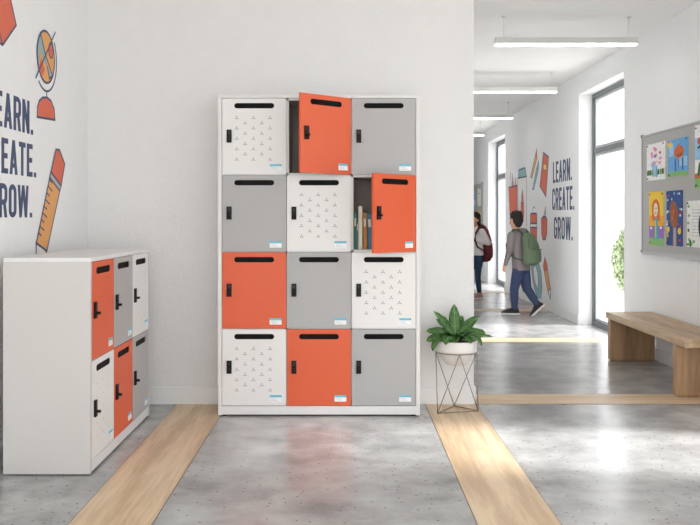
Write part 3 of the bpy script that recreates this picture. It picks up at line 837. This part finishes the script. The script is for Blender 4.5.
# ------------------------------------------------------------------ people
M_skin = paint('skin', (222, 172, 142), .55, var=.03)
M_hair = paint('dark_brown_hair', (30, 22, 19), .7, var=.25, scale=90, bump=.4)
M_jacket = paint('grey_jacket_cloth', (130, 121, 124), .9, var=.1, scale=90, bump=.3)
M_jeans = paint('blue_denim', (60, 72, 104), .9, var=.14, scale=120, bump=.3)
M_jeans2 = paint('dark_teal_denim', (42, 66, 92), .9, var=.14, scale=120, bump=.3)
M_shoe = paint('black_shoe_canvas', (40, 38, 40), .8)
M_sole = paint('white_shoe_rubber', (226, 224, 220), .6)
M_sweat = paint('white_sweater_knit', (226, 222, 222), .95, var=.05, scale=140, bump=.4)
M_shoe2 = paint('dusty_pink_shoe', (176, 136, 128), .8)
M_green = paint('olive_green_nylon', (100, 116, 92), .75, var=.1, scale=40, bump=.2)
M_green2 = paint('dark_green_webbing', (62, 80, 58), .8)
M_burg = paint('burgundy_nylon', (110, 40, 46), .75, var=.1, scale=40, bump=.2)
M_burg2 = paint('dark_burgundy_webbing', (70, 26, 32), .8)
M_eye = paint('eye_dark', (40, 30, 26), .2); M_lip = paint('lip', (176, 104, 92), .5)

def cap(bm, pts, rad, n=14, sq=1.):
    """limb: tube plus spheres at its ends so lumps overlap well"""
    tube(bm, pts, rad, n, sq=sq)
    for p, r in ((pts[0], rad[0]), (pts[-1], rad[-1])): ellipsoid(bm, p, (r, r, r), seg=12, rings=8)

def hand(bm, wrist, d, palm_n, thumb):
    """relaxed hand: palm, four curled fingers of unequal length, thumb from the side of the palm"""
    w = Vector(wrist); d = Vector(d).normalized(); n = Vector(palm_n); n = (n-d*n.dot(d)).normalized(); s = Vector(thumb); s = (s-d*s.dot(d)-n*s.dot(n)).normalized()
    cap(bm, [w, w+d*.03], [.019, .020])
    for q in (-.018, -.006, .006, .018): cap(bm, [w+d*.012+s*q*.8, w+d*.062+s*q], [.0105, .0105], 10)
    for q, ln in ((.021, .050), (.007, .058), (-.007, .054), (-.021, .043)):
        a = w+d*.062+s*q
        cap(bm, [a, a+(d+n*.15).normalized()*ln*.45, a+(d+n*.15).normalized()*ln*.45+(d+n*.7).normalized()*ln*.32, a+(d+n*.15).normalized()*ln*.45+(d+n*.7).normalized()*ln*.32+(d*.6+n).normalized()*ln*.28], [.0082, .0078, .0072, .0062], 10)
    a = w+d*.018+s*.018
    cap(bm, [a, a+(d*.7+s*.75+n*.3).normalized()*.026, a+(d*.7+s*.75+n*.3).normalized()*.026+(d+s*.2+n*.4).normalized()*.024], [.0105, .009, .0075], 10)

def head_geo(bm, c, yaw=0.):
    c = Vector(c); Rz = Matrix.Rotation(yaw, 3, 'Z')
    def e(p, r): ellipsoid(bm, c+Rz @ Vector(p), r, rot=(0, 0, yaw))
    e((0, .008, .028), (.074, .090, .092)); e((0, -.018, -.03), (.060, .066, .080)); e((0, -.048, -.088), (.030, .026, .024))
    e((0, -.088, -.012), (.011, .018, .020)); e((0, -.080, .014), (.009, .012, .03))
    e((.034, -.066, -.03), (.022, .018, .02)); e((-.034, -.066, -.03), (.022, .018, .02))
    for s in (-1, 1): e((s*.076, .012, -.005), (.010, .019, .028))
def face_parts(parent, c, yaw):
    c = Vector(c); Rz = Matrix.Rotation(yaw, 3, 'Z')
    for s in (-1, 1):
        b = bmesh.new(); ellipsoid(b, c+Rz @ Vector((s*.030, -.076, .008)), (.011, .009, .008), rot=(0, 0, yaw)); finish('eye', b, M_eye, parent)
        b = bmesh.new(); ellipsoid(b, c+Rz @ Vector((s*.031, -.081, .030)), (.018, .006, .004), rot=(0, 0, yaw)); finish('eyebrow', b, M_hair, parent)
    b = bmesh.new(); ellipsoid(b, c+Rz @ Vector((0, -.080, -.052)), (.020, .008, .006), rot=(0, 0, yaw)); finish('mouth', b, M_lip, parent)

def shoe(parent, ank, yaw, pitch, mat, sx):
    """low shoe: ankle position, pointing along -y; pitch lifts the heel about the toe"""
    M = Matrix.Translation(ank) @ Matrix.Rotation(yaw, 4, 'Z') @ Matrix.Rotation(pitch, 4, 'X')
    b = bmesh.new()
    loft(b, [(0, -.055, -.052, .041, .126), (0, -.055, -.035, .041, .122), (0, -.042, -.015, .038, .102), (0, -.012, .006, .034, .062), (0, .004, .026, .033, .044)], 24)
    bmesh.ops.transform(b, matrix=M, verts=b.verts); u = finish('shoe', b, mat, parent)
    b = bmesh.new(); loft(b, [(0, -.055, -.074, .042, .127), (0, -.055, -.050, .0435, .130)], 28)
    bmesh.ops.transform(b, matrix=M, verts=b.verts); s = finish('sole', b, M_sole, u, bevel=.004)

def build_person(name_label, loc, rz, P, top_mat, leg_mat, shoe_mat, hair_fn, top_name, collar_fn=None):
    t = thing('person', name_label, 'person', loc, rz)
    hp, ch = Vector(P['hip']), Vector(P['chest']); nk, hd = Vector(P['neck']), Vector(P['head'])
    # --- body, one continuous skin
    b = bmesh.new()
    loft(b, [(hp.x, hp.y, hp.z-.05, .095, .080), (hp.x, hp.y, hp.z+.04, .112, .085), ((hp.x+ch.x)/2, (hp.y+ch.y)/2, (hp.z+ch.z)/2-.02, .096, .072), (ch.x, ch.y, ch.z, .118, .082), (ch.x, ch.y-.004, ch.z+.09, .118, .070), (nk.x, nk.y, nk.z-.02, .055, .048)])
    cap(b, [nk-Vector((0, -.01, .05)), hd-Vector((0, -.015, .07))], [.046, .042])
    head_geo(b, hd, P['yaw'])
    for k in ('L', 'R'):
        A = [Vector(v) for v in P['arm'+k]]
        cap(b, [A[0], A[0].lerp(A[1], .5), A[1]], [.040, .036, .030]); cap(b, [A[1], A[1].lerp(A[2], .4), A[2]], [.030, .030, .019])
        hand(b, A[2], *P['hand'+k])
        G = [Vector(v) for v in P['leg'+k]]
        s_ = P.get('slim', 1.)
        cap(b, [G[0], G[0].lerp(G[1], .5), G[1]], [.066, .058*s_, .046*s_]); cap(b, [G[1], G[1].lerp(G[2], .35), G[2]], [.045*s_, .045*s_, .028])
        f = Vector((0, -1, 0)); f.rotate(Euler((P['foot'+k][1], 0, P['foot'+k][0])))
        cap(b, [G[2]+Vector((0, 0, -.022)), G[2]+f*.085+Vector((0, 0, -.022))], [.026, .020])
    remeshed('body', b, M_skin, t, .0055, 2)
    face_parts(t, hd, P['yaw'])
    # --- top garment
    b = bmesh.new()
    hem = P['hem']
    loft(b, [(hp.x, hp.y+.002, hem, .138, .115), (hp.x, hp.y, hem+.05, .136, .112), ((hp.x+ch.x)/2, (hp.y+ch.y)/2, (hem+ch.z)/2+.02, .130, .102), (ch.x, ch.y, ch.z-.02, .140, .105), (ch.x, ch.y-.002, ch.z+.07, .138, .094), (ch.x, ch.y-.004, ch.z+.115, .105, .078), (nk.x, nk.y+.006, nk.z+.005, .060, .058)])
    for k in ('L', 'R'):
        A = [Vector(v) for v in P['arm'+k]]
        cap(b, [A[0]+Vector((0, 0, .0)), A[0].lerp(A[1], .5), A[1]], [.058, .052, .045]); cap(b, [A[1], A[1].lerp(A[2], .5), A[1].lerp(A[2], .97)], [.045, .040, .031])
    if collar_fn: collar_fn(b, nk)
    remeshed(top_name, b, top_mat, t, .008, 5)
    # --- trousers
    b = bmesh.new()
    loft(b, [(hp.x, hp.y, hp.z-.06, .10, .088), (hp.x, hp.y, hp.z-.02, .122, .098), (hp.x, hp.y, hem+.05, .122, .097)])
    for k in ('L', 'R'):
        G = [Vector(v) for v in P['leg'+k]]
        s = P.get('slim', 1.)
        cap(b, [G[0], G[0].lerp(G[1], .5), G[1]], [.080, .072*s, .060*s]); cap(b, [G[1], G[1].lerp(G[2], .45), G[1].lerp(G[2], .93)], [.060*s, .057*s, .044*s])
    remeshed('jeans', b, leg_mat, t, .008, 4)
    for k in ('L', 'R'): shoe(t, P['leg'+k][2], P['foot'+k][0], P['foot'+k][1], shoe_mat, 0)
    b = bmesh.new(); hair_fn(b, hd, P['yaw']); remeshed('hair', b, M_hair, t, .006, 2)
    return t

def short_hair(b, c, yaw):
    Rz = Matrix.Rotation(yaw, 3, 'Z'); c = Vector(c)
    def e(p, r): ellipsoid(b, c+Rz @ Vector(p), r, rot=(0, 0, yaw))
    e((0, .022, .060), (.083, .092, .082)); e((0, .052, .01), (.078, .062, .075)); e((0, -.042, .088), (.058, .046, .034)); e((0, .058, -.045), (.056, .038, .045))
    rn = random.Random(5)
    for _ in range(26):
        a, h = rn.uniform(0, 2*PI), rn.uniform(.05, .125)
        e((.05*math.cos(a), .02+.058*math.sin(a), h), (.02, .022, .014))
def long_hair(b, c, yaw):
    Rz = Matrix.Rotation(yaw, 3, 'Z'); c = Vector(c)
    def e(p, r): ellipsoid(b, c+Rz @ Vector(p), r, rot=(0, 0, yaw))
    e((0, .022, .052), (.085, .094, .078)); e((0, .05, 0), (.080, .062, .085)); e((0, .085, -.02), (.04, .05, .05)); e((0, .11, -.08), (.026, .028, .07)); e((0, -.04, .092), (.062, .05, .032))
    for s in (-1, 1): e((s*.068, .025, .01), (.020, .035, .05))
def hood(b, nk):
    for k in range(9):
        a = R(-15+k*210/8)
        p = nk+Vector((.074*math.cos(a), .020+.064*math.sin(a), .002+.010*math.sin(a)))
        ellipsoid(b, p, (.032, .032, .026))
    ellipsoid(b, nk+Vector((0, .088, -.035)), (.085, .036, .055), rot=(R(-25), 0, 0))
def crew(b, nk):
    for k in range(16):
        a = 2*PI*k/16; ellipsoid(b, nk+Vector((.052*math.cos(a), .006+.05*math.sin(a), .006)), (.016, .016, .014))

BOY = dict(hip=(0, 0, .64), chest=(0, -.035, .97), neck=(0, -.06, 1.13), head=(0, -.088, 1.262), yaw=R(-16), hem=.60,
    armL=[(.150, -.045, 1.065), (.178, -.055, .86), (.182, -.125, .68)], handL=((.0, -.35, -1), (-1, 0, 0), (0, -1, 0)),
    armR=[(-.150, -.045, 1.065), (-.185, .02, .87), (-.155, -.12, .93)], handR=((.35, -.75, .45), (1, .2, .2), (.2, -.1, 1)),
    legL=[(.062, 0, .61), (.066, -.065, .345), (.064, -.060, .078)], footL=(R(38), 0),
    legR=[(-.062, 0, .61), (-.060, .050, .36), (-.058, .222, .150)], footR=(R(24), R(44)))
by = (2.36, 11.66, 0); bzr = R(-138)
build_person('boy in grey hooded jacket and jeans walking away along the corridor', by, bzr, BOY, M_jacket, M_jeans, M_shoe, short_hair, 'jacket', hood)
GIRL = dict(hip=(0, 0, .64), chest=(0, .0, .97), neck=(0, -.01, 1.14), head=(0, -.035, 1.272), yaw=R(0), hem=.70, slim=.78,
    armL=[(.140, .0, 1.075), (.165, .12, .90), (.100, -.10, .95)], handL=((-.5, -.8, .15), (-.5, .3, .2), (.1, -.2, 1)),
    armR=[(-.140, .0, 1.075), (-.165, .10, .90), (-.080, -.10, .97)], handR=((.5, -.8, .15), (.5, .3, .2), (-.1, -.2, 1)),
    legL=[(.058, 0, .61), (.060, -.01, .345), (.056, .03, .078)], footL=(0, 0),
    legR=[(-.058, 0, .61), (-.056, -.10, .36), (-.054, -.16, .078)], footR=(0, 0))
gl = (2.105, 14.0, 0); gzr = R(-56)
build_person('girl in white sweater half hidden behind the wall edge', gl, gzr, GIRL, M_sweat, M_jeans2, M_shoe2, long_hair, 'sweater', crew)

def backpack(label, loc, rz, yb, zb, w, h, d, mat, mat2, P, tilt):
    t = thing('backpack', label, 'backpack', loc, rz)
    T = Matrix.Translation((0, yb, zb)) @ Matrix.Rotation(tilt, 4, 'X')
    b = bmesh.new()
    prof = ((0, .62, .60), (.04, .86, .86), (.15, .98, 1), (.4, 1, 1), (.65, .95, .86), (.85, .80, .66), (.95, .60, .5), (1., .34, .3))
    loft(b, [(0, d*.5*q, h*s, w*.5*p, d*.5*q) for s, p, q in prof], 32, p=2.8)
    bmesh.ops.transform(b, matrix=T, verts=b.verts); remeshed('main_bag', b, mat, t, .009, 4)
    b = bmesh.new()
    loft(b, [(0, d*.93, h*(.08+.42*s), w*.38*p, d*.22*p) for s, p in ((0, .7), (.08, .92), (.3, 1), (.7, 1), (.92, .9), (1, .7))], 28, p=3)
    bmesh.ops.transform(b, matrix=T, verts=b.verts); fp = remeshed('front_pocket', b, mat, t, .008, 3)
    b = bmesh.new(); tube(b, [T @ Vector((w*.33*math.cos(a), d*1.145, h*(.46+.03*math.sin(a)))) for a in [PI*k/12 for k in range(13)]], .004, 8)
    finish('zip', b, mat2, fp)
    b = bmesh.new(); tube(b, [T @ Vector((w*.42*math.cos(a), d*(.80-.22*math.sin(a)), h*(.52+.37*math.sin(a)))) for a in [PI*k/16 for k in range(17)]], .0045, 8)
    finish('zip', b, mat2, t)
    b = bmesh.new(); tube(b, [T @ Vector((.03*math.cos(a), d*.22, h*.97+.032*math.sin(a))) for a in [PI*k/10 for k in range(11)]], .007, 8)
    finish('grab_handle', b, mat2, t)
    ny, nz = P['neck'][1], P['neck'][2]; cy = P['chest'][1]
    for s in (-1, 1):
        b = bmesh.new()
        pts = [T @ Vector((s*w*.26, .02, h*.93)), Vector((s*.078, ny+.085, nz+.008)), Vector((s*.088, ny, nz+.008)), Vector((s*.100, cy-.085, nz-.075)), Vector((s*.108, cy-.118, nz-.19)), Vector((s*.130, cy-.085, nz-.30)), Vector((s*.145, cy+.03, nz-.36)), T @ Vector((s*w*.40, .03, h*.16))]
        tube(b, pts, [.012, .017, .019, .019, .018, .014, .009, .008], 10); finish('strap', b, mat2, t)
    return t
backpack('olive green backpack on the walking boy', by, bzr, .092, .665, .265, .44, .165, M_green, M_green2, BOY, R(3))
backpack('burgundy backpack on the girl in the white sweater', gl, gzr, .105, .59, .30, .60, .17, M_burg, M_burg2, GIRL, R(2))

# ------------------------------------------------------------------ outside the windows
bm = bmesh.new(); box(bm, -40, 60, -40, 60, -.32, -.12)
struct(finish('ground', bm, paint('pale_outdoor_paving', (206, 204, 198), .9, var=.08, scale=3)))
M_bl = leaf_mat('shrub_leaf', (110, 128, 92), (176, 188, 150)); M_bark = paint('shrub_bark', (96, 78, 60), .9, var=.3)
def shrub(label, x, y, r, h, seed):
    t = thing('shrub', label, 'shrub', (x, y, -.12), 0, 'shrubs outside the corridor window'); rn = random.Random(seed)
    b = bmesh.new()
    for _ in range(1500):
        u = rn.random()**.4; a = rn.uniform(0, 2*PI); v = rn.uniform(-1, 1); s = math.sqrt(1-v*v)
        p = Vector((r*u*s*math.cos(a), r*u*s*math.sin(a), h*.55+h*.45*u*v))
        e = Euler((rn.uniform(0, 6), rn.uniform(0, 6), rn.uniform(0, 6))).to_matrix(); q = rn.uniform(.035, .06)
        f = b.faces.new([b.verts.new(p+e @ Vector(k)) for k in ((-q, 0, 0), (0, -q*.45, 0), (q, 0, 0), (0, q*.45, 0))])
    finish('foliage', b, M_bl, t)
    b = bmesh.new()
    for k in range(5):
        a = 2*PI*k/5; tube(b, [(0.02*math.cos(a), .02*math.sin(a), 0), (.1*r*math.cos(a), .1*r*math.sin(a), h*.4), (.5*r*math.cos(a), .5*r*math.sin(a), h*.8)], [.02, .014, .005], 8)
    finish('stem', b, M_bark, t)
shrub('leafy shrub outside the tall window by the bench', 4.56, 13.9, .26, 1.32, 1)
shrub('second shrub outside, behind the first one', 5.5, 16.9, .34, 1.1, 2)

# ------------------------------------------------------------------ light and camera
w = bpy.data.worlds.new('world'); bpy.context.scene.world = w; w.use_nodes = True
bg = w.node_tree.nodes['Background']; bg.inputs['Color'].default_value = (.975, .985, 1, 1); bg.inputs['Strength'].default_value = 2.8
sd_ = bpy.data.lights.new('sun', 'SUN'); sd_.energy = 5.8; sd_.angle = R(9); sd_.color = (1, .99, .97)
so = bpy.data.objects.new('sun', sd_); C.objects.link(so)
so.rotation_euler = Vector((-1, .12, -.80)).to_track_quat('-Z', 'Y').to_euler()

def portal(name, loc, rot, sx_, sy_):
    # marks an opening for the sky light (emits nothing itself)
    l = bpy.data.lights.new(name, 'AREA'); l.shape = 'RECTANGLE'; l.size = sx_; l.size_y = sy_; l.cycles.is_portal = True
    o = bpy.data.objects.new(name, l); C.objects.link(o); o.location = loc; o.rotation_euler = rot
for a, b in WIN: portal('window_portal', (XR+.29, (a+b)/2, WTOP/2), (0, PI/2, 0), WTOP, b-a)
portal('room_portal', ((XL+XR)/2, Y0, H/2), (PI/2, 0, 0), XR-XL, H)

cd = bpy.data.cameras.new('camera'); cam = bpy.data.objects.new('camera', cd); C.objects.link(cam)
cam.location = (0, 0, CZ); cam.rotation_euler = (PI/2, 0, 0)
cd.sensor_width = 36; cd.sensor_fit = 'HORIZONTAL'; cd.lens = FPX/700*36
cd.shift_x = 5/700; cd.shift_y = -44.5/700; cd.clip_start = .05; cd.clip_end = 200
S = bpy.context.scene; S.camera = cam
vs = S.view_settings; S.display_settings.display_device = 'sRGB'
vs.view_transform = 'Standard'; vs.look = 'None'; vs.gamma = 1; vs.use_curve_mapping = False; vs.exposure = .42
cy_ = S.cycles; cy_.use_denoising = True; cy_.use_adaptive_sampling = False; cy_.max_bounces = 14; cy_.diffuse_bounces = 8; cy_.glossy_bounces = 5; cy_.transparent_max_bounces = 12
